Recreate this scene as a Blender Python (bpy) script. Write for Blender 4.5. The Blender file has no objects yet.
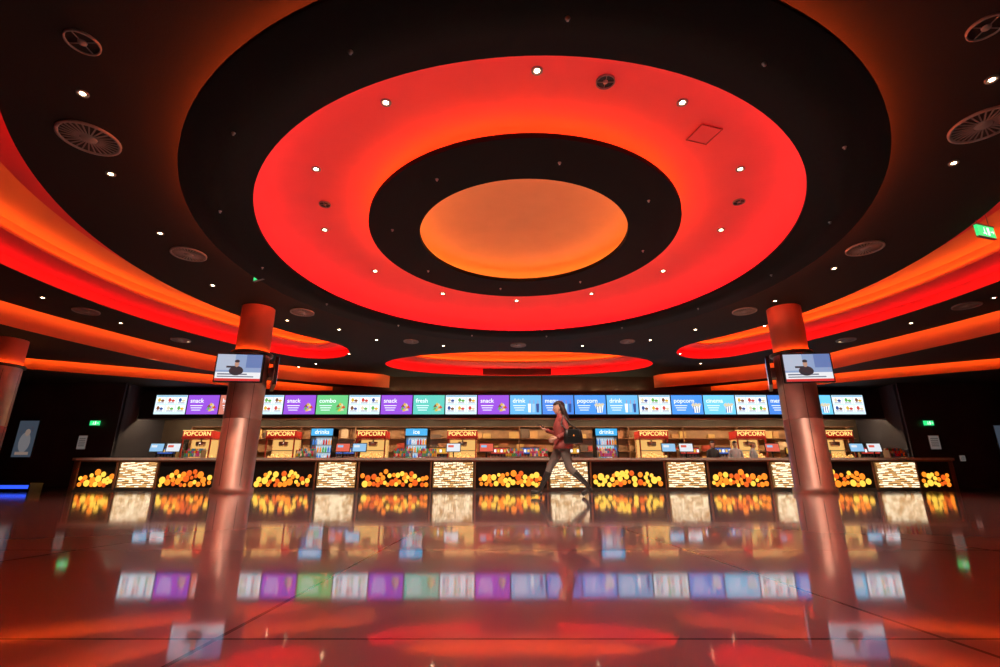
import bpy, math, random
from mathutils import Vector, Matrix
random.seed(7)
sc = bpy.context.scene
sc.view_settings.view_transform = 'Standard'
sc.view_settings.look = 'None'
pi = math.pi

# ---------------------------------------------------------------- materials
MATS = {}
def mat(name, col=(.5,.5,.5), rough=.6, metal=0., em=None, es=0., bump=0., bscale=40., ior=1.45, vary=0., vscale=8.):
    if name in MATS: return MATS[name]
    m = bpy.data.materials.new(name); m.use_nodes = True
    nt = m.node_tree; b = nt.nodes['Principled BSDF']
    b.inputs['Base Color'].default_value = (*col, 1)
    b.inputs['Roughness'].default_value = rough
    b.inputs['Metallic'].default_value = metal
    b.inputs['IOR'].default_value = ior
    if em is not None:
        b.inputs['Emission Color'].default_value = (*em, 1)
        b.inputs['Emission Strength'].default_value = es
    if vary > 0 or bump > 0:
        tc = nt.nodes.new('ShaderNodeTexCoord')
        no = nt.nodes.new('ShaderNodeTexNoise'); no.inputs['Scale'].default_value = vscale if vary > 0 else bscale
        nt.links.new(tc.outputs['Object'], no.inputs['Vector'])
        if vary > 0:
            mx = nt.nodes.new('ShaderNodeMix'); mx.data_type = 'RGBA'
            mx.inputs[6].default_value = (*[c*(1-vary) for c in col], 1)
            mx.inputs[7].default_value = (*[min(1, c*(1+vary)) for c in col], 1)
            nt.links.new(no.outputs['Fac'], mx.inputs[0])
            nt.links.new(mx.outputs[2], b.inputs['Base Color'])
        if bump > 0:
            n2 = nt.nodes.new('ShaderNodeTexNoise'); n2.inputs['Scale'].default_value = bscale
            nt.links.new(tc.outputs['Object'], n2.inputs['Vector'])
            bp = nt.nodes.new('ShaderNodeBump'); bp.inputs['Strength'].default_value = bump
            bp.inputs['Distance'].default_value = .02
            nt.links.new(n2.outputs['Fac'], bp.inputs['Height'])
            nt.links.new(bp.outputs['Normal'], b.inputs['Normal'])
    MATS[name] = m
    return m
def emat(name, col, s=1.):
    return mat(name, (0.02,0.02,0.02), .5, 0, col, s)

M_BLACK = mat('ceiling_black_paint', (.014,.010,.009), .9, bump=.15, bscale=60)
M_BLACK2 = mat('ceiling_soffit_black', (.006,.005,.005), .95, bump=.1, bscale=60)
M_DOME = mat('red_dome_plaster', (.88,.14,.15), .8, vary=.04, vscale=2)
M_OCULUS = mat('orange_oculus_plaster', (.82,.36,.20), .7, vary=.06, vscale=2)
M_RED = mat('cove_red_plaster', (.80,.11,.11), .7)
M_ORPL = mat('cove_orange_plaster', (.85,.30,.14), .7)
M_WALL = mat('dark_wall_paint', (.030,.030,.042), .7, vary=.3, vscale=1.5)
M_WALLB = mat('back_wall_brown', (.05,.035,.025), .55, vary=.3, vscale=3)
E_DOME = emat('led_red_orange', (1,.11,.015), 54)
E_CRIM = emat('led_crimson', (1,.03,.06), 20)
E_OCU = emat('led_orange', (1,.33,.05), 20)
E_RED = emat('led_red', (1,.02,.03), 14)
E_ORANGE = emat('led_amber', (1,.22,.025), 18)
E_DIM = emat('led_dim_red', (1,.10,.02), 60)
E_WARM = emat('downlight_warm', (1,.72,.42), 40)
E_WARMS = emat('fill_strip_warm', (1,.68,.38), 50)
M_STEEL = mat('brushed_steel', (.55,.5,.47), .3, 1.0, vary=.1, vscale=20)
M_DSTEEL = mat('dark_steel', (.12,.12,.12), .4, .8)
M_BLK = mat('black_plastic', (.012,.012,.013), .35)
M_GREY = mat('grey_plastic', (.25,.24,.24), .5)

# ---------------------------------------------------------------- mesh builder
class MB:
    def __init__(s): s.v=[]; s.f=[]; s.mi=[]; s.m=[]; s.sm=[]
    def slot(s, m):
        if m not in s.m: s.m.append(m)
        return s.m.index(m)
    def add(s, vs, fs, m, smooth=False):
        o=len(s.v); s.v += [tuple(v) for v in vs]
        k = s.slot(m)
        for f in fs:
            s.f.append(tuple(i+o for i in f)); s.mi.append(k); s.sm.append(smooth)
    def box(s, c, d, m, rz=0, mtx=None):
        x,y,z=[k/2 for k in d]
        vs=[Vector((a*x,b*y,e*z)) for e in (-1,1) for a,b in ((-1,-1),(1,-1),(1,1),(-1,1))]
        R = mtx if mtx else Matrix.Rotation(rz,3,'Z')
        vs=[R@v+Vector(c) for v in vs]
        s.add(vs,[(3,2,1,0),(4,5,6,7),(0,1,5,4),(1,2,6,5),(2,3,7,6),(3,0,4,7)],m)
    def quad(s, a,b,c,d,m): s.add([a,b,c,d],[(0,1,2,3)],m)
    def lathe(s, prof, c, m, seg=64, sx=1, sy=1, smooth=True, R=None):
        vs=[]; fs=[]
        for r,z in prof:
            for i in range(seg):
                a=2*pi*i/seg
                p=Vector((r*sx*math.cos(a), r*sy*math.sin(a), z))
                if R: p=R@p
                vs.append(p+Vector(c))
        for j in range(len(prof)-1):
            for i in range(seg):
                k=(i+1)%seg
                fs.append((j*seg+i,j*seg+k,(j+1)*seg+k,(j+1)*seg+i))
        s.add(vs,fs,m,smooth)
    def sphere(s, c, r, m, seg=12, ring=8, R=None):
        if not hasattr(r,'__len__'): r=(r,r,r)
        vs=[];fs=[]
        for j in range(ring+1):
            t=pi*j/ring
            for i in range(seg):
                a=2*pi*i/seg
                p=Vector((r[0]*math.sin(t)*math.cos(a), r[1]*math.sin(t)*math.sin(a), r[2]*math.cos(t)))
                if R: p=R@p
                vs.append(p+Vector(c))
        for j in range(ring):
            for i in range(seg):
                k=(i+1)%seg
                fs.append((j*seg+i,(j+1)*seg+i,(j+1)*seg+k,j*seg+k))
        s.add(vs,fs,m,True)
    def tube(s, a, b, r1, r2, m, seg=12):
        a=Vector(a); b=Vector(b); d=(b-a); L=d.length
        R=d.to_track_quat('Z','Y').to_matrix()
        s.lathe([(0.0001,0),(r1,0),(r2,L),(0.0001,L)], a, m, seg, R=R)
    def strip(s, pts, z, w, h, m, closed=True):
        n=len(pts)
        vs=[];fs=[]
        for i,p in enumerate(pts):
            q=Vector(pts[(i+1)%n] if (closed or i<n-1) else pts[i]); o=Vector(pts[i-1] if (closed or i>0) else pts[i])
            t=(q-o).normalized(); nn=Vector((-t.y,t.x)); P=Vector(p)
            for sx,zz in ((-1,z),(1,z),(1,z+h),(-1,z+h)):
                k=P+nn*sx*w/2; vs.append((k.x,k.y,zz))
        for i in range(n if closed else n-1):
            a=i*4;b=((i+1)%n)*4
            for k in range(4):
                l=(k+1)%4
                fs.append((a+k,b+k,b+l,a+l))
        s.add(vs,fs,m)
    def wall(s, pts, z0, z1, m, closed=True):
        n=len(pts)
        vs=[(p[0],p[1],z0) for p in pts]+[(p[0],p[1],z1) for p in pts]
        fs=[(i,(i+1)%n,n+(i+1)%n,n+i) for i in range(n if closed else n-1)]
        s.add(vs,fs,m,True)
    def fill(s, polys, z, m):
        cu=bpy.data.curves.new('tmp','CURVE'); cu.dimensions='2D'; cu.fill_mode='BOTH'
        for P in polys:
            sp=cu.splines.new('POLY'); sp.points.add(len(P)-1)
            for i,p in enumerate(P): sp.points[i].co=(p[0],p[1],0,1)
            sp.use_cyclic_u=True
        ob=bpy.data.objects.new('tmp',cu); sc.collection.objects.link(ob)
        dg=bpy.context.evaluated_depsgraph_get()
        me=bpy.data.meshes.new_from_object(ob.evaluated_get(dg))
        s.add([(v.co.x,v.co.y,z) for v in me.vertices],[tuple(p.vertices) for p in me.polygons],m)
        bpy.data.objects.remove(ob); bpy.data.curves.remove(cu); bpy.data.meshes.remove(me)
    def text(s, txt, c, size, m, R=None, align='CENTER'):
        vs,fs=textmesh(txt,align)
        R=R or Matrix.Rotation(pi/2,3,'X')
        s.add([R@(Vector(v)*size)+Vector(c) for v in vs],fs,m)
    def obj(s, name, loc=(0,0,0), rz=0):
        me=bpy.data.meshes.new(name); me.from_pydata(s.v,[],s.f)
        for m in s.m: me.materials.append(m)
        me.polygons.foreach_set('material_index',s.mi)
        me.polygons.foreach_set('use_smooth',s.sm)
        me.update()
        ob=bpy.data.objects.new(name,me); sc.collection.objects.link(ob)
        ob.location=loc; ob.rotation_euler=(0,0,rz)
        return ob
_T={}
def textmesh(txt,align):
    if (txt,align) in _T: return _T[(txt,align)]
    cu=bpy.data.curves.new('t','FONT'); cu.body=txt; cu.align_x=align; cu.align_y='CENTER'; cu.resolution_u=3; cu.offset=.012
    ob=bpy.data.objects.new('t',cu); sc.collection.objects.link(ob)
    dg=bpy.context.evaluated_depsgraph_get()
    me=bpy.data.meshes.new_from_object(ob.evaluated_get(dg))
    r=([tuple(v.co) for v in me.vertices],[tuple(p.vertices) for p in me.polygons])
    bpy.data.objects.remove(ob); bpy.data.curves.remove(cu); bpy.data.meshes.remove(me)
    _T[(txt,align)]=r
    return r

# ---------------------------------------------------------------- constants
X0=.53
ZC=5.41     # main ceiling
ZA=5.12     # big black ring soffit
CY=10.4     # dome centre
SY=11.6     # side sweep centre
def ell(cx,cy,rx,ry,n=96): return [(cx+rx*math.cos(2*pi*i/n),cy+ry*math.sin(2*pi*i/n)) for i in range(n)]
def band(side,r1,r2,a0,a1,n=60):
    rm=(r1+r2)/2; rc=(r2-r1)/2; P=[]
    def at(r,a,off=0):
        return (X0+side*(r*math.cos(a)-off*math.sin(a)), SY+r*math.sin(a)+off*math.cos(a))
    for i in range(n+1): P.append(at(r2,a0+(a1-a0)*i/n))
    for i in range(1,14):
        t=pi*i/14; P.append(at(rm+rc*math.cos(t),a1,rc*math.sin(t)))
    for i in range(n+1): P.append(at(r1,a1+(a0-a1)*i/n))
    for i in range(1,14):
        t=pi*i/14; P.append(at(rm-rc*math.cos(t),a0,-rc*math.sin(t)))
    return P
def catmull(P,n=10):
    P=[Vector(p) for p in P]; Q=[P[0]*2-P[1]]+P+[P[-1]*2-P[-2]]; out=[]
    for i in range(1,len(Q)-2):
        for k in range(n):
            t=k/n; a,b,c,d=Q[i-1],Q[i],Q[i+1],Q[i+2]
            out.append(tuple(.5*((2*b)+(c-a)*t+(2*a-5*b+4*c-d)*t*t+(3*b-a-3*c+d)*t**3)))
    out.append(tuple(P[-1])); return out
def offs(P,d):
    out=[]
    for i,p in enumerate(P):
        a=Vector(P[max(0,i-1)]); b=Vector(P[min(len(P)-1,i+1)])
        t=(b-a).normalized(); nn=Vector((t.y,-t.x)); out.append(tuple(Vector(p)+nn*d))
    return out

# ---------------------------------------------------------------- floor
def floor_mat():
    m=bpy.data.materials.new('polished_stone_tiles'); m.use_nodes=True; nt=m.node_tree; b=nt.nodes['Principled BSDF']
    tc=nt.nodes.new('ShaderNodeTexCoord')
    mp=nt.nodes.new('ShaderNodeMapping'); mp.inputs['Location'].default_value=(.35,.2,0)
    br=nt.nodes.new('ShaderNodeTexBrick'); br.offset=0; br.squash=1
    br.inputs['Scale'].default_value=1; br.inputs['Brick Width'].default_value=.9; br.inputs['Row Height'].default_value=.9
    br.inputs['Mortar Size'].default_value=.004; br.inputs['Mortar Smooth'].default_value=.1
    br.inputs['Color1'].default_value=(.72,.62,.60,1); br.inputs['Color2'].default_value=(.80,.69,.66,1); br.inputs['Mortar'].default_value=(.05,.04,.04,1)
    nt.links.new(tc.outputs['Object'],mp.inputs[0]); nt.links.new(mp.outputs[0],br.inputs[0])
    no=nt.nodes.new('ShaderNodeTexNoise'); no.inputs['Scale'].default_value=3; no.inputs['Detail'].default_value=8
    nt.links.new(tc.outputs['Object'],no.inputs[0])
    mx=nt.nodes.new('ShaderNodeMix'); mx.data_type='RGBA'; mx.blend_type='MULTIPLY'; mx.inputs[0].default_value=.2
    nt.links.new(br.outputs['Color'],mx.inputs[6]); nt.links.new(no.outputs['Fac'],mx.inputs[7])
    nt.links.new(mx.outputs[2],b.inputs['Base Color'])
    b.inputs['Roughness'].default_value=.34
    b.inputs['Metallic'].default_value=.85
    b.inputs['IOR'].default_value=1.9
    b.inputs['Coat Weight'].default_value=1.0; b.inputs['Coat IOR'].default_value=2.1; b.inputs['Coat Roughness'].default_value=.05
    bp=nt.nodes.new('ShaderNodeBump'); bp.inputs['Strength'].default_value=.03; bp.inputs['Distance'].default_value=.01
    n2=nt.nodes.new('ShaderNodeTexNoise'); n2.inputs['Scale'].default_value=2.2
    nt.links.new(tc.outputs['Object'],n2.inputs[0]); nt.links.new(n2.outputs['Fac'],bp.inputs['Height'])
    nt.links.new(bp.outputs['Normal'],b.inputs['Normal']); nt.links.new(bp.outputs['Normal'],b.inputs['Coat Normal'])
    return m
g=MB(); fm=floor_mat()
g.box((0.5,8.5,-.05),(56,34,.1),fm); g.obj('floor')

# ---------------------------------------------------------------- ceiling
FL=catmull([(-14,-8.3),(-15.3,2),(-15.4,9),(-15.05,14.2),(-12.6,20.2),(-9.3,22.8),(-5.5,24.5)])
GL=catmull([(-27.4,14.3),(-22,17),(-18,18.9),(-14,21),(-10.5,23.2),(-8.3,24.5)])
def mir(P): return [(2*X0-p[0]+1.1*max(0,(p[1]-19)/5.5),p[1]) for p in P]
c=MB(); led=MB()
FLi=offs(FL,.45); GLi=offs(GL,.35)
FLi[-1]=(FLi[-1][0],24.5); 
mainpoly=FLi+list(reversed(mir(FLi)))
EO=lambda d:(ell(.85,21.95,6.0+d,2.35+d))
EO2=lambda d:(ell(.85,21.8,4.8+d,1.45+d))
A0,A1=math.radians(-48),math.radians(43)
B1=lambda s,d:band(s,9.6-d,12.8+d,A0,A1)
B2=lambda s,d:band(s,10.35-d,12.0+d,A0,A1+.005)
c.fill([mainpoly, ell(X0,CY,6.3,6.4), EO(0), B1(-1,0), B1(1,0)], ZC, M_BLACK)
for fn1,fn2 in ((EO,EO2),(lambda d:B1(-1,d),lambda d:B2(-1,d)),(lambda d:B1(1,d),lambda d:B2(1,d))):
    c.wall(fn1(0),ZC,ZC+.05,M_RED)
    c.fill([fn1(0),fn1(.30)],ZC+.05,M_BLACK)
    c.wall(fn1(.30),ZC+.05,ZC+.42,M_RED)
    c.fill([fn1(.30),fn2(0)],ZC+.42,M_RED)
    c.wall(fn2(0),ZC+.42,ZC+.5,M_ORPL)
    c.fill([fn2(0),fn2(.30)],ZC+.5,M_BLACK)
    c.wall(fn2(.30),ZC+.5,ZC+.85,M_ORPL)
    c.fill([fn2(.30)],ZC+.85,M_ORPL)
    led.strip(fn1(.20),ZC+.055,.05,.02,E_RED)
    led.strip(fn2(.20),ZC+.505,.05,.02,E_ORANGE)
for k in (0,1):
    f=(lambda P:P) if k==0 else mir
    F=f(FL);Fi=f(FLi);G=f(GL);Gi=f(GLi)
    c.wall(F,4.85,5.8,M_ORPL,False)
    c.wall(Fi,ZC,ZC+.05,M_ORPL,False)
    c.wall(f(offs(FL,.8)),ZC,5.8,M_BLACK,False)
    c.fill([f(offs(FL,.8))+list(reversed(F))],5.8,M_ORPL)
    led.strip(f(offs(FL,.53))[:-1],ZC+.06,.03,.05,E_ORANGE,False)
    ex=-27.5 if k==0 else 2*X0+27.5
    c.fill([F+list(reversed(Gi))+[(ex,-8.5)]],4.85,M_BLACK)
    c.wall(Gi,4.85,4.9,M_ORPL,False)
    c.wall(G,4.5,5.2,M_ORPL,False)
    c.fill([f(offs(GL,.6))+list(reversed(G))],5.2,M_ORPL)
    led.strip(f(offs(GL,.42))[:-1],4.92,.03,.05,E_ORANGE,False)
    c.fill([G+[(ex,24.6)]],4.5,M_BLACK)
# big black ring (inner lip hides the crimson strip)
c.lathe([(5.9,ZA+.07),(5.64,ZA+.07),(5.64,ZA),(6.78,ZA),(6.78,ZA+.08),(6.36,ZA+.08),(6.36,ZC+.02)],(X0,CY,0),M_BLACK2,160,.985,1.0)
led.strip(ell(X0,CY,6.60*.985,6.60),ZA+.09,.03,.04,E_DIM)
led.strip(ell(X0,CY,5.74*.985,5.74),ZA+.075,.04,.02,E_CRIM)
c.lathe([(5.9,ZA+.07),(5.88,5.42),(5.78,5.60),(5.53,5.76),(5.1,5.85),(4.5,5.9),(3.6,5.98),(2.9,6.02)],(X0,CY,0),M_DOME,160,.985,1.0)
c.lathe([(2.9,6.02),(2.9,5.70),(3.45,5.70),(3.45,5.6),(2.35,5.6),(2.35,5.70),(2.9,5.70)],(X0,CY,0),M_BLACK2,128,1,1.03,smooth=False)
led.strip(ell(X0,CY,3.22,3.22*1.03),5.72,.03,.05,E_DOME)
c.lathe([(2.89,5.70),(2.86,5.95),(2.7,6.08),(2.2,6.2),(1.2,6.3),(.001,6.33)],(X0,CY,0),M_OCULUS,128,1,1.03)
led.strip(ell(X0,CY,2.6,2.6*1.03),5.72,.03,.05,E_OCU)
c.box((.5,8.2,6.6),(56,34,.1),M_BLACK)
c.obj('ceiling'); led.obj('cove_led_strip')

# ---------------------------------------------------------------- walls
def wallobj(name,cc,d,m=M_WALL):
    w=MB(); w.box(cc,d,m); return w.obj(name)
wallobj('wall_back',(.5,24.6,3.3),(36,.2,6.6),M_WALLB)
wallobj('wall_rear',(.5,-8.4,3.3),(56,.2,6.6))
wallobj('wall_left',(-27.4,8,3.3),(.2,33,6.6))
wallobj('wall_right',(28.4,8,3.3),(.2,33,6.6))
w=MB(); w.box((-21.9,21.6,2.25),(11.2,.2,4.5),M_WALL); w.box((-16.4,23.1,2.25),(.2,3.0,4.5),M_WALL); w.obj('wall_flank_left')
w=MB(); w.box((22.9,21.6,2.25),(11.2,.2,4.5),M_WALL); w.box((17.4,23.1,2.25),(.2,3.0,4.5),M_WALL); w.obj('wall_flank_right')
for nm,x0,x1 in (('baseboard_left',-27.3,-16.3),('baseboard_right',17.3,28.3)):
    w=MB(); w.box(((x0+x1)/2,21.48,.06),(x1-x0,.03,.12),M_DSTEEL); w.obj(nm)
bm=mat('bulkhead_black',(.012,.012,.014),.5)
w=MB(); w.box((.5,23.55,3.88),(33.5,1.85,.96),bm); w.box((.5,22.6,3.71),(33.5,.1,1.3),bm)
w.box((.5,22.53,3.07),(33.5,.05,.04),M_STEEL)
w.obj('menu_bulkhead')

# ---------------------------------------------------------------- lights in ceiling
def downlight(x,y,z,r=.07):
    d=MB(); d.lathe([(r*1.0,-.005),(r*1.0,-.02),(r*1.5,-.02),(r*1.55,0)],(0,0,0),M_GREY,20)
    d.lathe([(.0001,-.012),(r*.7,-.012)],(0,0,0),E_WARM,20); d.lathe([(r*.7,-.012),(r,-.012)],(0,0,0),mat('downlight_reflector',(.5,.4,.3),.4),20)
    d.obj('recessed_downlight',(x,y,z))
for i in range(12):
    a=2*pi*i/12; downlight(X0+4.6*math.sin(a),CY-4.65*math.cos(a),5.885,.055)
for x,y in ((-5.8,5.67),(-6.8,7.54),(-7.33,9.68),(-7.8,12.6),(7.66,7.23),(6.6,5.42),(8.37,11.5),(8.1,13.8),(-7.0,15.6),(-4.6,17.9),(5.6,17.9),(-2.2,18.7),(3.2,18.7),(9.0,16.2),
            (-6.2,19.9),(8.9,21.6),(-8.2,21.7),(-9.2,22.3),(7.4,19.9),(-1.0,17.6),(2.3,17.6),(-5.6,16.6),(6.8,16.6)):
    if math.hypot(x-X0,y-CY)>6.9: downlight(x,y,ZC-.001,.05)
for s in (-1,1):
    for a in (-25,-12,-3,8,18,28,38):
        aa=math.radians(a); downlight(X0+s*13.9*math.cos(aa),SY+13.9*math.sin(aa),ZC-.001,.05)
for x,y in ((-18,14),(-20,10),(-17.5,17),(19,14),(21,10),(18.6,17)): downlight(x,y,4.849,.06)
def vent(x,y,z,r,n=28,name='ceiling_air_diffuser'):
    d=MB()
    d.lathe([(r,0),(r,-.03),(r*.92,-.035),(r*.88,-.015)],(0,0,0),M_GREY,40)
    d.lathe([(.0001,-.01),(r*.9,-.01)],(0,0,0),M_BLK,40)
    d.lathe([(.0001,-.03),(r*.25,-.03),(r*.27,-.01)],(0,0,0),M_GREY,24)
    for i in range(n):
        a=2*pi*i/n; rr=r*.58
        d.box((rr*math.cos(a),rr*math.sin(a),-.02),(r*.6,r*.045,.012),M_GREY,a)
    d.obj(name,(x,y,z))
for x,y,r in ((-6.45,6.61,.42),(-7.32,10.7,.38),(-6.2,14.8,.36),(-12.9,14.7,.36),(8.37,10.4,.38),(7.62,14.7,.36),(14.1,14.2,.36),(7.3,6.3,.42),(.71,18.6,.3),(4.8,18.1,.28),(-3.35,18.1,.28),(12.9,17.9,.33),(-11.9,17.9,.33)):
    vent(x,y,ZC,r)
for x,y,z,r in ((-5.13,4.83,ZC,.19),(5.78,4.62,ZC,.19),(1.55,5.95,5.885,.14),(-3.7,9.3,5.885,.12),(5.0,9.2,5.885,.12)):
    vent(x,y,z,r,4,'ceiling_speaker')
def sprinkler(x,y,z):
    d=MB(); d.lathe([(.03,0),(.03,-.01),(.010,-.012),(.008,-.035),(.018,-.037),(.018,-.04),(.001,-.04)],(0,0,0),M_STEEL,12); d.obj('fire_sprinkler',(x,y,z))
for a in range(0,360,24):
    aa=math.radians(a+8); sprinkler(X0+6.15*math.cos(aa),CY+6.15*math.sin(aa),ZA)
for a in range(0,360,45):
    aa=math.radians(a+10); sprinkler(X0+2.95*math.cos(aa),CY+2.95*math.sin(aa),5.6)
d=MB()
hm=mat('hatch_red',(.45,.07,.06),.6)
for a,b,e,f in ((0,.2,.42,.012),(0,-.2,.42,.012),(.2,0,.012,.42),(-.2,0,.012,.42)): d.box((a,b,-.008),(e,f,.014),hm)
d.box((0,0,-.004),(.38,.38,.006),M_DOME); d.obj('ceiling_access_hatch',(3.45,7.1,5.872),.3)

# exit signs
E_GREEN=emat('exit_green',(.03,.75,.2),1.3); E_WHITE=emat('sign_white',(.85,1,.9),1.2)
def exitsign(x,y,z,w,top,rz=0):
    d=MB(); h=w*.48
    d.box((0,0,0),(w,.05,h),E_GREEN); d.box((0,.0,h/2+.012),(w+.02,.07,.024),M_GREY); d.box((0,.0,-h/2-.008),(w+.02,.06,.016),M_GREY)
    y0=-.03
    d.box((-w*.12,y0,.0),(w*.05,.006,h*.4),E_WHITE); d.sphere((-w*.12,y0,h*.28),(w*.03,.004,w*.03),E_WHITE)
    d.box((-w*.17,y0,-h*.22),(w*.12,.006,h*.09),E_WHITE); d.box((-w*.06,y0,-h*.25),(w*.04,.006,h*.2),E_WHITE)
    d.box((w*.1,y0,0),(w*.12,.006,h*.72),E_WHITE); d.box((w*.3,y0,0),(w*.14,.006,h*.1),E_WHITE)
    d.add([(w*.36,y0,h*.2),(w*.36,y0,-h*.2),(w*.44,y0,0)],[(0,1,2)],E_WHITE)
    if top>0:
        for sx in (-.35,.35): d.tube((w*sx,0,h/2),(w*sx,0,top-z),.006,.006,M_GREY,6)
    d.obj('exit_sign',(x,y,z),rz)
exitsign(-6.05,11.6,5.22,.36,ZC,-.5)
exitsign(9.95,9.2,5.17,.52,5.83,.3)
exitsign(-17.2,21.42,2.75,.4,0); exitsign(18.2,21.42,2.75,.4,0)

# ---------------------------------------------------------------- columns
def column(x,y,top,r=.5,full=True):
    d=MB(); cm=mat('column_metal_cladding',(.52,.40,.36),.44,.7,vary=.2,vscale=3)
    ct=mat('column_upper_red_glow',(.85,.20,.13),.5)  # coral colour carries the red glow on the column top
    d.lathe([(r+.05,0),(r+.05,.14),(r,.16),(r,2.0),(r-.012,2.005),(r-.012,2.02),(r,2.025),(r,3.9)],(0,0,0),cm,48)
    d.lathe([(r,3.9),(r+.08,3.92),(r+.08,3.98),(r,3.98)],(0,0,0),M_DSTEEL,48)
    d.lathe([(r-.03,3.9),(r-.03,top)],(0,0,0),ct,48)
    d.lathe([(r+.05,3.985),(r+.01,3.985)],(0,0,0),E_ORANGE,48)  # added glow ring, hidden on the collar to light the upper shaft
    for k in range(6):
        a=k*pi/3+.3; d.box(((r)*math.cos(a),(r)*math.sin(a),2.0),(.006,.012,3.6),M_DSTEEL,a)
    d.obj('column',(x,y,0))
ZT=4.85
column(-7.42,14.5,ZC); column(8.72,14.5,ZC); column(-16.3,16,ZT)

E={}
def ec(n,c,s=1.):
    if n not in E: E[n]=emat('screen_'+n,c,s)
    return E[n]
def television(x,y,z,w,h,rz):
    d=MB(); d.box((0,.04,0),(w+.07,.09,h+.07),M_BLK); d.box((0,.15,0),(.4,.14,.3),M_DSTEEL); d.box((0,.086,0),(w*.9,.01,h*.9),mat('tv_back_casing',(.42,.30,.28),.5))
    q=lambda x0,x1,z0,z1,m,dy=0:d.quad((x0*w/2,-.008-dy,z0*h/2),(x1*w/2,-.008-dy,z0*h/2),(x1*w/2,-.008-dy,z1*h/2),(x0*w/2,-.008-dy,z1*h/2),m)
    q(-1,1,-1,1,ec('news_sky',(.26,.36,.58),1)); q(-1,-.2,-.2,1,ec('news_pale',(.45,.52,.65),1),.001); q(.3,1,0,1,ec('news_blue',(.12,.2,.45),1),.001)
    q(-1,1,-1,-.35,ec('news_white',(.85,.87,.9),1),.002); q(-.9,.4,-.55,-.45,ec('news_text',(.15,.17,.25),1),.003); q(-.9,.7,-.72,-.64,ec('news_text',(.15,.17,.25),1),.003)
    q(-1,1,-1,-.82,ec('news_red',(.7,.03,.03),1),.003)
    dk=ec('news_suit',(.02,.02,.03),1); sk=ec('news_skin',(.5,.28,.2),1)
    d.sphere((-.05*w,-.012,.14*h),(.05*w,.003,.12*h),sk); d.sphere((-.05*w,-.013,.24*h),(.055*w,.003,.06*h),dk)
    d.sphere((-.05*w,-.010,-.12*h),(.16*w,.003,.18*h),dk); q(-.55,-.1,-.02,.12,dk,.004)
    d.obj('television',(x,y,z),rz)
television(-7.36,13.76,3.38,1.22,.76,.10); television(-6.70,14.66,3.38,1.15,.76,2.05)
television(8.68,13.76,3.38,1.26,.78,-.10); television(8.0,14.66,3.38,1.15,.76,-2.05)

# ---------------------------------------------------------------- menu screens
seq=['food','snack','hot','food','snack','green','food','snack','teal','food','snack','drink','blue','pop','drink','food','pop','cyan','food','blue','cyan','food']
BG={'food':(.45,.60,.68),'snack':(.22,.06,.50),'hot':(.45,.14,.10),'green':(.10,.42,.16),'teal':(.08,.42,.36),'drink':(.10,.34,.60),'blue':(.05,.18,.55),'pop':(.05,.22,.62),'cyan':(.12,.45,.70)}
LAB={'snack':'snack','hot':'hot dog','green':'combo','teal':'fresh','drink':'drink','blue':'menu','pop':'popcorn','cyan':'cinema'}
W=1.45;X=-15.52
wht=ec('white',(.88,.93,1.0),1.3)
foods=[ec('yellow',(.85,.55,.06),1),ec('brown',(.25,.1,.04),1),ec('redf',(.7,.08,.05),1),ec('cream',(.85,.75,.5),1),ec('dkblue',(.04,.1,.35),1),ec('greenf',(.15,.5,.1),1)]
dk=ec('dark',(.03,.03,.04),1)
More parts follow.
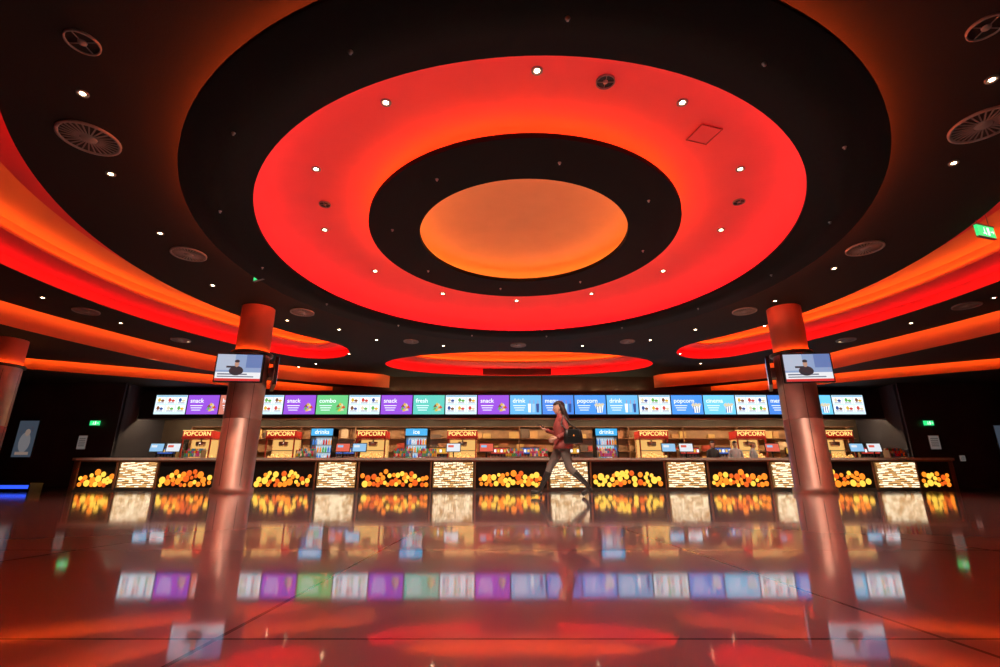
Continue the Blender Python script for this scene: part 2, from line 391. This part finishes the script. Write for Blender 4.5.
for i,k in enumerate(seq):
    d=MB(); cx=X+W/2+i*W; h=.86; w=W-.05
    d.box((0,.05,0),(W-.012,.10,h+.05),M_BLK)
    s=ec('bg_'+k,BG[k],1.7)
    d.quad((-w/2,-.004,-h/2),(w/2,-.004,-h/2),(w/2,-.004,h/2),(-w/2,-.004,h/2),s)
    if k=='food':
        for a in range(3):
            for b in range(2):
                ox=-w/3+a*w/3; oz=h*.22-b*h*.42
                d.box((ox,-.006,oz),(w*.29,.004,h*.33),wht)
                d.sphere((ox-.07,-.01,oz+.02),(.07,.003,.09),foods[(a*2+b+i)%6],10,6); d.sphere((ox+.08,-.011,oz-.01),(.08,.003,.06),foods[(a+b*3+i+1)%6],10,6)
                d.box((ox,-.012,oz-.11),(w*.22,.003,.03),dk)
        d.box((0,-.006,h*.45),(w*.96,.004,.05),ec('bg_hd',(.2,.5,.75),1))
    else:
        d.text(LAB[k],(-w*.42,-.01,h*.2),.27,wht,align='LEFT')
        for t in range(3): d.box((-w*.2,-.008,-h*.05-t*.1),(w*.4-t*.08,.003,.03),wht)
        if k=='pop' or k=='cyan':
            d.add([(w*.16,-.01,-h*.05),(w*.42,-.01,-h*.05),(w*.37,-.01,-h*.42),(w*.21,-.01,-h*.42)],[(0,1,2,3)],wht)
            for t in range(3): 
                xx=w*(.2+t*.07); d.box((xx,-.013,-h*.24),(w*.025,.003,h*.34),ec('dkblue',(.04,.1,.35),1))
            for t in range(9): d.sphere((w*(.17+.03*t),-.012,-h*.02+.05*math.sin(t*1.9)),(.05,.004,.05),foods[3],8,6)
        elif k in('drink','blue'):
            for t in range(3):
                xx=w*(.12+t*.13); d.add([(xx-.07,-.01,h*.05),(xx+.07,-.01,h*.05),(xx+.05,-.01,-h*.4),(xx-.05,-.01,-h*.4)],[(0,1,2,3)],[wht,ec('lightblue',(.4,.7,.95),1),foods[4]][t]); d.box((xx+.02,-.012,h*.14),(.015,.003,.17),foods[2])
        else:
            for t in range(8):
                a=t*.9; xx=w*.27+.16*math.cos(a)*(.5+t/16); zz=-h*.15+.13*math.sin(a)
                d.add([(xx-.09,-.01-t*.0005,zz-.05),(xx+.09,-.01-t*.0005,zz-.03),(xx+.01,-.01-t*.0005,zz+.1)],[(0,1,2)],foods[(0,3,0,1,5,0,3,2)[t]])
    d.obj('menu_screen',(cx,22.42,3.69))

# ---------------------------------------------------------------- front counter
panels=[('b',80,118),('l',119,158),('b',160,217),('l',219,252),('b',255,315),('l',317,357),('b',360,430),('l',432,474),('b',476,545),('l',548,588),('b',591,662),('l',665,705),('b',708,767),('l',769,803),('b',806,870),('l',873,915),('b',916,947)]
PX=lambda p:(p-500)*.0388
M_TOP=mat('counter_top_stone',(.55,.47,.40),.25,vary=.2,vscale=10)
M_WOOD=mat('counter_wood_trim',(.22,.10,.05),.4,vary=.3,vscale=6)
d=MB()
xa,xb=PX(78),PX(949)
d.box(((xa+xb)/2,20.46,.55),(xb-xa,.8,1.06),M_BLK)
d.box(((xa+xb)/2,20.43,1.13),(xb-xa+.1,.96,.09),M_TOP)
d.box(((xa+xb)/2,20.03,1.06),(xb-xa,.06,.05),M_WOOD)
d.box(((xa+xb)/2,20.04,.06),(xb-xa,.05,.12),M_DSTEEL)
for _,a,b in panels: d.box((PX(a-.8),20.03,.55),(.06,.08,1.0),M_WOOD)
for sx in (xa,xb): 
    d.lathe([(.4,0),(.4,1.08)],(sx,20.46,0),M_WOOD,24); d.lathe([(.0001,1.175),(.48,1.175),(.48,1.085),(.0001,1.085)],(sx,20.46,0),M_TOP,24)
ball=[emat('ball_orange',(1,.24,.015),1.4),emat('ball_yellow',(1,.55,.06),1.5),emat('ball_deep',(.85,.12,.01),1.1)]
slat=[emat('lattice_white',(1,.80,.52),1.8),emat('lattice_gold',(.95,.50,.17),1.0)]
bk=emat('lattice_back',(.5,.22,.06),.4)
for t,a,b in panels:
    x0,x1=PX(a)+.05,PX(b)-.02
    if t=='b':
        n=int((x1-x0)*22)
        pts=[]
        for tries in range(n*18):
            r=random.uniform(.065,.125); x=random.uniform(x0+r,x1-r)
            u=(x-x0)/(x1-x0); top=.40+.16*math.sin(u*pi)**2+.06*math.sin(u*17+a)
            z=random.uniform(.13+r,top+.1)
            if all((x-p[0])**2+(z-p[1])**2>((r+p[2])*.84)**2 for p in pts):
                pts.append((x,z,r)); d.sphere((x,20.03,z),(r,.035,r),random.choice(ball[:2]+ball),12,8)
    else:
        d.box(((x0+x1)/2,20.045,.57),(x1-x0,.02,.90),bk)
        for rr in range(13):
            z=.165+rr*.068; x=x0+.02+random.uniform(0,.06)
            while x<x1-.05:
                ww=random.uniform(.07,.2); ww=min(ww,x1-x-.01)
                d.box((x+ww/2,20.02+.01*math.sin(x*20+rr),z+.010*math.sin(x*9+rr*2)),(max(.02,ww-.02),.04,.040),slat[0] if random.random()<.62 else slat[1])
                x+=ww
o=d.obj('concession_counter'); o.scale.z=1.06
CT=1.247

# back counter
d=MB(); d.box((.5,22.75,.46),(33,.85,.92),M_DSTEEL); d.box((.5,22.72,.945),(33.1,.95,.05),M_STEEL)
for i in range(30): d.box((-15.6+i*1.11,22.31,.46),(.03,.02,.8),M_STEEL)
o=d.obj('back_bar_counter'); o.scale.z=1.08
BT=1.05
BX=lambda p:(p-500)*.0438
EW=emat('warm_cabinet_glow',(1,.55,.16),.9); ESG=emat('popcorn_sign_glow',(1,.72,.22),1.6); RED=mat('machine_red',(.45,.03,.02),.4)
GOLD=mat('machine_gold',(.60,.33,.08),.35,.6)
POP=mat('popcorn_kernels_self_lit',(.95,.75,.35),.7,em=(1,.62,.18),es=.5)  # kernels emit by themselves, standing in for light inside the cabinet
SIGNR=mat('popcorn_sign_red',(.30,.015,.01),.5,em=(.5,.02,.01),es=.6)
def popcorn(x):
    d=MB(); w=1.26
    d.box((0,0,.15),(w,.75,.3),RED); d.box((0,-.38,.15),(w*.9,.02,.2),GOLD)
    d.box((0,.34,.72),(w,.03,.84),EW)
    for sx in (-1,1):
        for sy_ in (-1,1): d.box((sx*w*.48,sy_*.35,.72),(.05,.05,.84),RED)
    d.box((0,-.34,.62),(w,.02,.03),M_STEEL)
    d.lathe([(.001,.0),(.16,.0),(.2,.06),(.2,.2),(.001,.22)],(0,0,.82),M_STEEL,20); d.tube((0,0,1.04),(0,0,1.14),.03,.03,M_STEEL)
    for i in range(70):
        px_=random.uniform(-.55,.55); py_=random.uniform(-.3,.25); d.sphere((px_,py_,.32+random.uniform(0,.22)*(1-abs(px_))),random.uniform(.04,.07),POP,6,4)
    d.box((0,0,1.16),(w+.06,.8,.06),RED)
    d.box((0,-.02,1.34),(w+.04,.7,.28),SIGNR); d.box((0,-.375,1.34),(w*.96,.01,.24),SIGNR)
    d.text('POPCORN',(0,-.392,1.34),.255,ESG)
    d.box((0,-.37,1.49),(w+.06,.04,.02),ESG)
    d.obj('popcorn_machine',(x,22.72,BT))
for p in (196,280,371,462,654,752,840): popcorn(BX(p))
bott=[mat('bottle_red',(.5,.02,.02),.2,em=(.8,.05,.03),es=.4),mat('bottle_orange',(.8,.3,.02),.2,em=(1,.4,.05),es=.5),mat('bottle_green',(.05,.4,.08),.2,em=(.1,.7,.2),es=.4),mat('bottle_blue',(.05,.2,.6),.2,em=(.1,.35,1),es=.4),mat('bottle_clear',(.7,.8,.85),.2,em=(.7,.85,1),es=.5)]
EC=emat('fridge_header_blue',(.05,.4,.75),1.2); EI=emat('fridge_interior',(.55,.75,.9),.9)
def fridge(x,t='drinks'):
    d=MB(); w=.95
    d.box((0,.3,.8),(w,.03,1.2),EI); d.box((0,0,.1),(w,.7,.2),M_BLK)
    for sx in (-1,1): d.box((sx*w*.5,0,.8),(.05,.7,1.6),M_BLK)
    for z in (.22,.55,.88,1.2):
        d.box((0,-.05,z-.01),(w,.55,.015),M_STEEL)
        if z<1.1:
            for i in range(8):
                bx=-.40+i*.115
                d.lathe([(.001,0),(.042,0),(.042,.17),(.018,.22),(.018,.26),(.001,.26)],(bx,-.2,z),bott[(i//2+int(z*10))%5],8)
    d.box((0,0,1.42),(w+.05,.72,.36),M_BLK); d.box((0,-.365,1.42),(w,.01,.3),EC); d.text(t,(0,-.375,1.42),.26,wht)
    d.obj('drinks_refrigerator',(x,22.72,BT))
for p,t in ((321,'drinks'),(416,'ice'),(607,'drinks')): fridge(BX(p),t)
def soda(x,k):
    d=MB(); col=[(.6,.04,.03),(.04,.12,.5),(.7,.3,.03)][k%3]
    pm=emat('soda_panel_%d'%(k%3),col,.9)
    d.box((0,.1,.35),(.84,.4,.7),M_STEEL); d.box((0,-.05,.05),(.84,.5,.1),M_DSTEEL); d.box((0,-.12,.62),(.84,.1,.3),M_BLK); d.box((0,-.175,.62),(.8,.01,.24),pm)
    for i in range(6):
        d.tube((-.35+i*.14,-.14,.46),(-.35+i*.14,-.14,.38),.02,.015,M_BLK,8); d.box((-.35+i*.14,-.185,.62),(.09,.01,.12),wht if i%2 else foods[0])
    for i in range(5): d.lathe([(.04,0),(.055,.15),(.001,.15)],(-.3+i*.15,-.14,.1),wht,10)
    d.obj('soda_dispenser',(x,22.65,BT))
for k,p in enumerate((238,345,439,500,530,570,690,722,796,871,165)): soda(BX(p),k)
def pos(x,k):
    d=MB(); d.box((0,0,.015),(.3,.25,.03),M_BLK); d.tube((0,.02,.03),(0,.02,.25),.025,.025,M_BLK)
    R=Matrix.Rotation(-.18,3,'X')
    d.box((0,0,.42),(.58,.04,.36),M_BLK,mtx=R)
    sm=[ec('pos_blue',(.25,.5,.75),1.1),ec('pos_white',(.8,.85,.9),1.0),ec('pos_red',(.7,.1,.06),1.1)]
    d.box((0,-.025,.42),(.53,.005,.31),sm[k%3],mtx=R); d.box((-.1,-.032,.47),(.22,.004,.09),sm[(k+1)%3],mtx=R); d.box((.12,-.024,.36),(.18,.004,.08),foods[0],mtx=R)
    d.obj('cash_register_monitor',(x,20.5,CT))
for k,p in enumerate((146,163,338,355,452,486,674,692,781,868,886)): pos(PX(p),k)
cm=[mat('candy_%d'%i,cc,.4) for i,cc in enumerate([(.7,.05,.04),(.8,.5,.05),(.1,.35,.6),(.6,.1,.4),(.85,.8,.7),(.1,.45,.15)])]
for p in (185,300,400,425,515,540,610,830,908):
    d=MB()
    for s_ in range(3):
        d.box((0,.1*s_,.06+.1*s_),(.7,.12,.02),M_STEEL)
        for i in range(9): d.box((-.31+i*.077,.1*s_,.13+.1*s_),(.06,.07,.12),random.choice(cm))
    for sx in (-.35,.35): d.box((sx,.1,.16),(.015,.34,.32),M_STEEL)
    d.obj('candy_display_rack',(PX(p),20.45,CT))
wm=[mat('stock_%d'%i,cc,.45) for i,cc in enumerate([(.45,.25,.10),(.30,.13,.06),(.55,.42,.28),(.35,.05,.03),(.12,.08,.06),(.50,.33,.12)])]
d=MB()
for z in (1.1,1.75,2.35,2.9): d.box((1.1,24.3,z),(31.6,.35,.03),M_WOOD)
for i in range(13): d.box((-14.68+i*2.6,24.3,1.45),(.05,.36,2.9),M_WOOD)
d.box((1.1,24.46,2.0),(31.6,.03,1.8),mat('splashback_tile',(.30,.17,.09),.4,vary=.4,vscale=4))
for z in (1.115,1.765,2.365):
    x=-14.5
    while x<16.6:
        ww=random.uniform(.2,.6); hh=random.uniform(.15,.45)
        if random.random()<.55: d.box((x+ww/2,24.25,z+hh/2),(ww*.9,.2,hh),random.choice(wm))
        x+=ww
d.obj('snack_shelving')
d=MB()
for i in range(12): d.box((-14.9+i*2.8,22.95,3.34),(2.2,.16,.05),E_WARMS)  # added fill strips, hidden behind the valance to brighten the back bar
d.obj('hidden_back_bar_fill')
d=MB()
for i in range(13):
    x=-5.2+i*1.0; d.lathe([(.05,0),(.07,.1),(.001,.1)],(x,24.3,4.37),M_STEEL,12); d.lathe([(.001,.101),(.045,.101)],(x,24.3,4.37),emat('wash_warm',(1,.75,.4),260),12)
d.obj('wall_wash_light')

def poster(x,y,z,w,h,rz,cols):
    d=MB(); d.box((0,.02,0),(w+.1,.05,h+.1),M_DSTEEL); 
    d.box((0,-.01,0),(w,.01,h),ec('poster_a',(.10,.13,.18),.4)); d.sphere((0,-.016,-.1*h),(w*.3,.004,h*.28),ec('poster_b',(.35,.33,.35),.4)); d.sphere((.05,-.02,.17*h),(w*.14,.004,h*.1),ec('poster_c',(.5,.36,.3),.4))
    d.box((0,-.018,-.4*h),(w*.7,.004,h*.08),ec('poster_c',(.5,.36,.3),.6)); d.obj('framed_poster',(x,y,z),rz)
poster(-20.0,21.45,2.1,.8,1.5,0,0); poster(21.4,21.45,1.9,.9,1.5,0,0)
def notice(x,z,w,h):
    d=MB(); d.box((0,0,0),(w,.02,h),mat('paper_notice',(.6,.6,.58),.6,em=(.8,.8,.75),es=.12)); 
    for i in range(5): d.box((0,-.012,h*.3-i*h*.14),(w*.75,.004,h*.04),M_BLK)
    d.box((0,.008,0),(w+.03,.012,h+.03),M_GREY); d.obj('wall_notice',(x,21.47,z))
notice(-17.6,1.95,.35,.55); notice(18.3,1.95,.42,.55); notice(19.3,1.3,.22,.22)
def door(name,x,y):
    d=MB(); dm=mat('door_grey',(.10,.10,.11),.45)
    d.box((0,0,1.05),(.95,.05,2.1),dm); d.box((-.51,-.01,1.07),(.07,.1,2.14),M_DSTEEL); d.box((.51,-.01,1.07),(.07,.1,2.14),M_DSTEEL); d.box((0,-.01,2.15),(1.09,.1,.07),M_DSTEEL)
    d.box((.2,-.03,1.55),(.3,.01,.6),emat('door_glass_glow',(.6,.5,.4),.5)); d.tube((-.35,-.06,.95),(-.35,-.06,1.2),.015,.015,M_STEEL); d.obj(name,(x,y,0))
door('door_1',-15.5,24.4) ; door('door_2',24.5,21.45)
d=MB(); d.box((0,0,.13),(2.2,.5,.26),M_BLK); d.box((0,-.26,.16),(2.1,.02,.12),emat('blue_led',(.03,.10,1),1.3)); d.box((0,0,.28),(2.2,.55,.04),M_BLK); d.obj('low_lit_bench',(-17.6,18.6,0))

# ---------------------------------------------------------------- people
def skinmesh(verts, edges, radii, root=0, sub=2):
    me=bpy.data.meshes.new('sk'); me.from_pydata(verts,edges,[]); ob=bpy.data.objects.new('sk',me); sc.collection.objects.link(ob)
    md=ob.modifiers.new('Skin','SKIN'); md.use_smooth_shade=True
    for i,r in enumerate(radii):
        sv=me.skin_vertices[0].data[i]; sv.radius=r if hasattr(r,'__len__') else (r,r); sv.use_root=(i==root)
    m2=ob.modifiers.new('Sub','SUBSURF'); m2.levels=sub; m2.render_levels=sub
    dg=bpy.context.evaluated_depsgraph_get(); dg.update()
    e=bpy.data.meshes.new_from_object(ob.evaluated_get(dg))
    r=([v.co.copy() for v in e.vertices],[tuple(p.vertices) for p in e.polygons])
    bpy.data.objects.remove(ob); bpy.data.meshes.remove(me); bpy.data.meshes.remove(e)
    return r
SKIN=mat('skin',(.60,.34,.25),.5); LIP=mat('lips',(.45,.1,.09),.4); EYE=mat('eye_white',(.8,.8,.8),.2); PUP=mat('pupil',(.02,.01,.01),.2)
def hand(d, wrist, direc, palmn, m, side):
    D=Vector(direc).normalized(); N=Vector(palmn); N=(N-D*N.dot(D)).normalized(); S=D.cross(N).normalized()*side; Wp=Vector(wrist)
    vs=[Wp-D*.01, Wp+D*.035, Wp+D*.07]; ed=[(0,1),(1,2)]; ra=[(.026,.02),(.036,.018),(.038,.016)]
    for i,(o,L) in enumerate(((-.031,.070),(-.0105,.080),(.010,.074),(.030,.058))):
        b=Wp+D*.092+S*o; k=len(vs)
        vs+= [b, b+D*L*.5+N*L*.15, b+D*L*.8+N*L*.5]; ed+=[(2,k),(k,k+1),(k+1,k+2)]; ra+=[.0105,.0095,.0075]
    k=len(vs); b=Wp+D*.04-S*.038+N*.012
    vs+=[b,b+D*.035-S*.016+N*.02,b+D*.062-S*.008+N*.03]; ed+=[(1,k),(k,k+1),(k+1,k+2)]; ra+=[.014,.012,.009]
    v,f=skinmesh(vs,ed,ra,0,1); d.add(v,f,m,True)
def rings_mesh(d, rings, m, seg=32):
    vs=[];fs=[]
    for cx,cy,z,rx,ry in rings:
        for i in range(seg):
            a=2*pi*i/seg; vs.append((cx+rx*math.cos(a),cy+ry*math.sin(a),z))
    for j in range(len(rings)-1):
        for i in range(seg):
            k=(i+1)%seg; fs.append((j*seg+i,j*seg+k,(j+1)*seg+k,(j+1)*seg+i))
    d.add(vs,fs,m,True)
def person(name, loc, rz, J, top, legs, shoe, haircol, female, extra=None, scale=1, bootz=.1, hem=.12):
    d=MB(); J=dict(J)
    def mid(a,b,t,off=(0,0,0)): return tuple(Vector(J[a]).lerp(Vector(J[b]),t)+Vector(off))
    leg_o=['hip','th','kn','cf','lc','an']
    rl=dict(hip=.106,th=.100,kn=.070,cf=.068,lc=.050,an=.044)
    ra_={'sh':.060,'ua':.053,'el':.045,'fa':.044,'wr':.030}
    order=['pelvis','spine','chest','upch','neckb','neckt']
    rad=dict(pelvis=(.145,.115),spine=(.120,.095),chest=(.140,.115),upch=(.13,.095),neckb=(.070,.062),neckt=(.046,.046))
    J['upch']=mid('chest','neckb',.62)
    E_=[('pelvis','spine'),('spine','chest'),('chest','upch'),('upch','neckb'),('neckb','neckt')]
    for s in 'LR':
        J['th'+s]=mid('hip'+s,'kn'+s,.42); J['cf'+s]=mid('kn'+s,'an'+s,.33,(-.012,0,0)); J['lc'+s]=mid('kn'+s,'an'+s,.75)
        J['ua'+s]=mid('sh'+s,'el'+s,.5); J['fa'+s]=mid('el'+s,'wr'+s,.3)
        for n in leg_o: order.append(n+s); rad[n+s]=rl[n]
        for n in ra_: order.append(n+s); rad[n+s]=ra_[n]
        E_+=[('pelvis','hip'+s)]+[(leg_o[i]+s,leg_o[i+1]+s) for i in range(5)]
        E_+=[('upch','sh'+s),('sh'+s,'ua'+s),('ua'+s,'el'+s),('el'+s,'fa'+s),('fa'+s,'wr'+s)]
        t=Vector(J['to'+s]); fd=(t-Vector(J['he'+s])).normalized()
        J['ft'+s]=tuple(Vector(J['he'+s])+fd*.045+Vector((0,0,.012))); J['ba'+s]=tuple(Vector(J['he'+s])+fd*.16); J['tt'+s]=J['to'+s]
        for n,r in (('ft',(.036,.036)),('ba',(.045,.030)),('tt',(.034,.020))): order.append(n+s); rad[n+s]=r
        E_+=[('an'+s,'ft'+s),('ft'+s,'ba'+s),('ba'+s,'tt'+s)]
    idx={n:i for i,n in enumerate(order)}
    v,f=skinmesh([J[n] for n in order],[(idx[a],idx[b]) for a,b in E_],[rad[n] for n in order],0,2)
    groups={}
    nz=J['neckb'][2]+.035
    for fc in f:
        cen=sum((v[i] for i in fc),Vector())/len(fc)
        m=legs if cen.z<J['pelvis'][2]-.06 else (SKIN if cen.z>nz else top)
        for s in 'LR':
            kn=Vector(J['kn'+s]);an=Vector(J['an'+s])
            t=(cen-kn).dot(an-kn)/(an-kn).length_squared
            if cen.z<J['kn'+s][2] and t>bootz and abs(cen.y-an.y)<.08 and (cen-an).length<.42: m=shoe
        groups.setdefault(m.name,(m,[]))[1].append(fc)
    for m,fs in groups.values(): d.add(v,fs,m,True)
    p=J['pelvis']; s_=J['spine']; c_=J['chest']; n=J['neckb']
    rings_mesh(d,[(p[0],0,p[2]-hem-.005,.165,.195),(p[0],0,p[2]-hem,.185,.21),(p[0],0,p[2]-hem*.4,.172,.20),(p[0],0,p[2]+.05,.15,.172),(s_[0],0,s_[2],.135,.155),(c_[0],0,c_[2]-.05,.145,.168),(c_[0],0,c_[2]+.03,.138,.17),(n[0],0,n[2]-.05,.10,.15),(n[0],0,n[2],.075,.09),(n[0]+.008,0,n[2]+.05,.062,.068),(n[0]+.01,0,n[2]+.052,.054,.060)],top)
    if female:
        for s in 'LR':
            h=Vector(J['he'+s]); a=Vector(J['an'+s]); d.tube(h+Vector((0,0,.02)),h+(h-a).normalized()*.045,.026,.017,shoe,12)
    h=Vector(J['head']); tilt=Matrix.Rotation(J.get('tilt',.0),3,'Y')
    H=lambda x,y,z:h+tilt@Vector((x,y,z))
    prof=[(.118,-.010,.001,.001),(.112,-.010,.040,.034),(.09,-.010,.074,.058),(.06,-.008,.092,.070),(.025,-.004,.098,.075),(0.0,.0,.095,.074),(-.025,.004,.090,.070),(-.05,.012,.080,.062),(-.075,.022,.068,.052),(-.095,.034,.052,.040),(-.108,.044,.034,.026),(-.113,.046,.001,.001)]
    vs=[];fs=[];seg=40
    for z,cx,rx,ry in prof:
        for i in range(seg):
            a=2*pi*i/seg; x=cx+rx*math.cos(a); y=ry*math.sin(a)
            fr=math.cos(a)>0
            x+= .026*math.exp(-((z+.027)/.016)**2)*math.exp(-(y/.011)**2)*fr + .010*math.exp(-((z+.003)/.02)**2)*math.exp(-(y/.009)**2)*fr
            x-= .010*math.exp(-((z-.0)/.012)**2)*math.exp(-((abs(y)-.030)/.014)**2)*fr
            x+= .006*math.exp(-((z+.062)/.012)**2)*math.exp(-(y/.02)**2)*fr
            vs.append(H(x,y,z))
    for j in range(len(prof)-1):
        for i in range(seg):
            k=(i+1)%seg; fs.append((j*seg+i,(j+1)*seg+i,(j+1)*seg+k,j*seg+k))
    d.add(vs,fs,SKIN,True)
    for sg in (-1,1):
        d.sphere(H(.079,.030*sg,.002),(.010,.013,.008),EYE,10,6,tilt); d.sphere(H(.087,.030*sg,.002),(.003,.006,.006),PUP,8,6,tilt)
        d.sphere(H(.085,.031*sg,.022),(.006,.018,.003),haircol,8,4,tilt)
        d.sphere(H(-.004,.074*sg,-.012),(.017,.008,.028),SKIN,10,8,tilt)
    d.sphere(H(.093,0,-.058),(.006,.021,.004),LIP,10,6,tilt); d.sphere(H(.091,0,-.066),(.006,.018,.005),LIP,10,6,tilt)
    nt=Vector(J['neckt']); d.tube(H(-.018,0,-.03),nt-Vector((.005,0,.05)),.048,.052,SKIN,16)
    vs=[];fs=[];rings=10
    for j in range(rings+1):
        t=(pi*.60)*j/rings
        for i in range(seg):
            a=2*pi*i/seg
            x=-.014+.112*math.sin(t)*math.cos(a); y=.088*math.sin(t)*math.sin(a); z=.022+.108*math.cos(t)
            if math.cos(a)>.15 and z<.062:
                z=.062+(z-.062)*.15; x-=.012
            if female: x-= .006*math.sin(7*a)*math.sin(t)
            vs.append(H(x,y,z))
    for j in range(rings):
        for i in range(seg):
            k=(i+1)%seg; fs.append((j*seg+i,(j+1)*seg+i,(j+1)*seg+k,j*seg+k))
    d.add(vs,fs,haircol,True)
    d.sphere(H(-.055,0,-.005),(.062,.080,.085),haircol,20,12,tilt)
    if female:
        for o,l in ((-.062,.9),(-.035,1.),(0,1.08),(.035,1.),(.062,.9)):
            hv=[H(-.045,o*.8,.05),H(-.085+abs(o)*.4,o*1.15,-.03),H(-.098+abs(o)*.5,o*1.3,-.12*l),H(-.115+abs(o)*.5,o*1.35,-.22*l),H(-.10+abs(o)*.4,o*1.3,-.31*l)]
            a,b=skinmesh(hv,[(0,1),(1,2),(2,3),(3,4)],[.042,.048,.050,.042,.012],0,1); d.add(a,b,haircol,True)
    for s,sg in (('L',1),('R',-1)):
        el=Vector(J['el'+s]);wr=Vector(J['wr'+s]); hand(d,wr,(wr-el),J['pn'+s],SKIN,sg)
        dv=(wr-el).normalized(); d.tube(wr-dv*.06,wr-dv*.005,.041,.037,top,16)
    if extra: extra(d,J)
    ob=d.obj(name,loc,rz); ob.scale=(scale,)*3
    return ob
walk=dict(pelvis=(0,0,.955),spine=(.01,0,1.09),chest=(.025,0,1.25),neckb=(.02,0,1.43),neckt=(.04,0,1.50),head=(.06,0,1.60),tilt=.20,
  shL=(.01,.155,1.375),elL=(-.07,.20,1.12),wrL=(.13,.20,1.02),shR=(.02,-.155,1.375),elR=(.07,-.20,1.12),wrR=(.29,-.11,1.19),pnL=(.3,-1,.1),pnR=(0,.5,.8),
  hipL=(-.01,.080,.885),knL=(-.09,.085,.485),anL=(-.41,.085,.20),heL=(-.45,.085,.135),toL=(-.30,.085,.03),hipR=(.02,-.080,.885),knR=(.24,-.08,.52),anR=(.43,-.08,.13),heR=(.42,-.08,.05),toR=(.61,-.08,.085))
COAT=mat('coat_maroon',(.28,.055,.05),.7,bump=.2,bscale=80); TRO=mat('trousers_grey',(.13,.10,.09),.8); BOOT=mat('boot_black',(.02,.017,.016),.4)
HAIR=mat('hair_dark_brown',(.022,.009,.007),.45,bump=.4,bscale=120); BAG=mat('handbag_black_leather',(.010,.010,.010),.35)
def bagfn(d,J):
    cx,cy,cz=-.16,.27,1.06
    rings_mesh(d,[(cx,cy,cz-.15,.01,.01),(cx,cy,cz-.15,.15,.055),(cx,cy,cz-.13,.175,.065),(cx,cy,cz,.17,.06),(cx,cy,cz+.09,.15,.045),(cx,cy,cz+.11,.14,.02),(cx,cy,cz+.11,.01,.01)],BAG,28)
    d.box((cx,cy+.058,cz+.03),(.20,.012,.12),BAG); d.sphere((cx,cy+.068,cz-.01),(.014,.006,.014),GOLD)
    pts=[(cx-.12,cy,cz+.09),(-.12,.25,1.26),(-.01,.17,1.448),(.05,.24,1.26),(cx+.12,cy,cz+.09)]
    a,b=skinmesh(pts,[(0,1),(1,2),(2,3),(3,4)],[.012]*5,0,2); d.add(a,b,BAG,True)
    R=Matrix.Rotation(-.4,3,'Y'); d.box((.40,-.075,1.275),(.15,.075,.010),M_BLK,mtx=R)
person('woman_walking',(1.20,9.75,0),pi,walk,COAT,TRO,BOOT,HAIR,True,bagfn,scale=1.03,bootz=.25)
stand=dict(pelvis=(0,0,.96),spine=(.0,0,1.11),chest=(.01,0,1.30),neckb=(0,0,1.48),neckt=(.015,0,1.55),head=(.035,0,1.645),tilt=.25,
  shL=(0,.175,1.42),elL=(.0,.23,1.14),wrL=(.22,.16,1.10),shR=(0,-.175,1.42),elR=(.0,-.23,1.14),wrR=(.24,-.14,1.13),pnL=(0,-.3,-1),pnR=(0,.3,-1),
  hipL=(0,.085,.89),knL=(.02,.09,.50),anL=(0,.09,.10),heL=(-.03,.09,.04),toL=(.19,.10,.025),hipR=(0,-.085,.89),knR=(.02,-.09,.50),anR=(0,-.09,.10),heR=(-.03,-.09,.04),toR=(.19,-.10,.025))
SH=mat('staff_shirt_black',(.03,.03,.032),.7); SH2=mat('staff_shirt_grey',(.40,.40,.43),.7)
person('staff_member',(9.9,21.55,0),-pi/2-.3,stand,SH2,TRO,BOOT,HAIR,False,scale=1.14,bootz=.85)
person('staff_member',(10.65,21.6,0),-pi/2+.9,stand,SH2,TRO,BOOT,mat('hair_blonde',(.35,.2,.08),.5),False,scale=1.12,bootz=.85)
person('staff_member',(8.95,21.55,0),-pi/2+.1,stand,SH,TRO,BOOT,HAIR,False,scale=1.14,bootz=.85)

# ---------------------------------------------------------------- lamps
def spot(x,y,z,e,size,col,blend=.6,tx=0,ty=0,dz=None):
    L=bpy.data.lights.new('downlight_and_fill_beam','SPOT'); L.energy=e; L.spot_size=math.radians(size); L.spot_blend=blend; L.color=col; L.shadow_soft_size=.05
    o=bpy.data.objects.new('downlight_and_fill_beam',L); sc.collection.objects.link(o); o.location=(x,y,z)
    if tx or ty: o.rotation_euler=Vector((tx,ty,-(dz or z))).to_track_quat('-Z','Y').to_euler()
for i in range(0,12):
    a=2*pi*i/12; spot(X0+4.6*math.sin(a),CY-4.65*math.cos(a),5.85,330,85,(1,.80,.64))
for x in (-13,-8,-3,2,7,12): spot(x,18.0,5.35,650,75,(1,.78,.58),tx=.01,ty=3.0)
for cx,sx in ((-7.42,1),(8.72,-1)):
    spot(cx+sx*.9,12.2,5.35,320,50,(1,.58,.42),tx=-sx*1.0,ty=2.4); spot(cx-sx*1.2,13.2,5.35,180,50,(1,.35,.2),tx=sx*1.2,ty=1.2)  # extra fill spots added to brighten the columns, no fixture here
for px_,py_ in ((-1.77,6.37),(.53,5.75),(2.83,6.37)): spot(px_,py_,5.85,1000,28,(1,.78,.6),tx=1.2-px_,ty=9.9-py_,dz=4.9)  # extra fill beams added and aimed at the woman to brighten her
w=bpy.data.worlds.new('world'); sc.world=w; w.use_nodes=True
w.node_tree.nodes['Background'].inputs[0].default_value=(.02,.012,.01,1); w.node_tree.nodes['Background'].inputs[1].default_value=.2

cam=bpy.data.cameras.new('camera'); co=bpy.data.objects.new('camera',cam); sc.collection.objects.link(co)
cam.sensor_width=36; cam.lens=18; cam.clip_start=.02; cam.clip_end=200
co.location=(0,0,.18); co.rotation_euler=(math.radians(90+17.0),0,0)
sc.camera=co
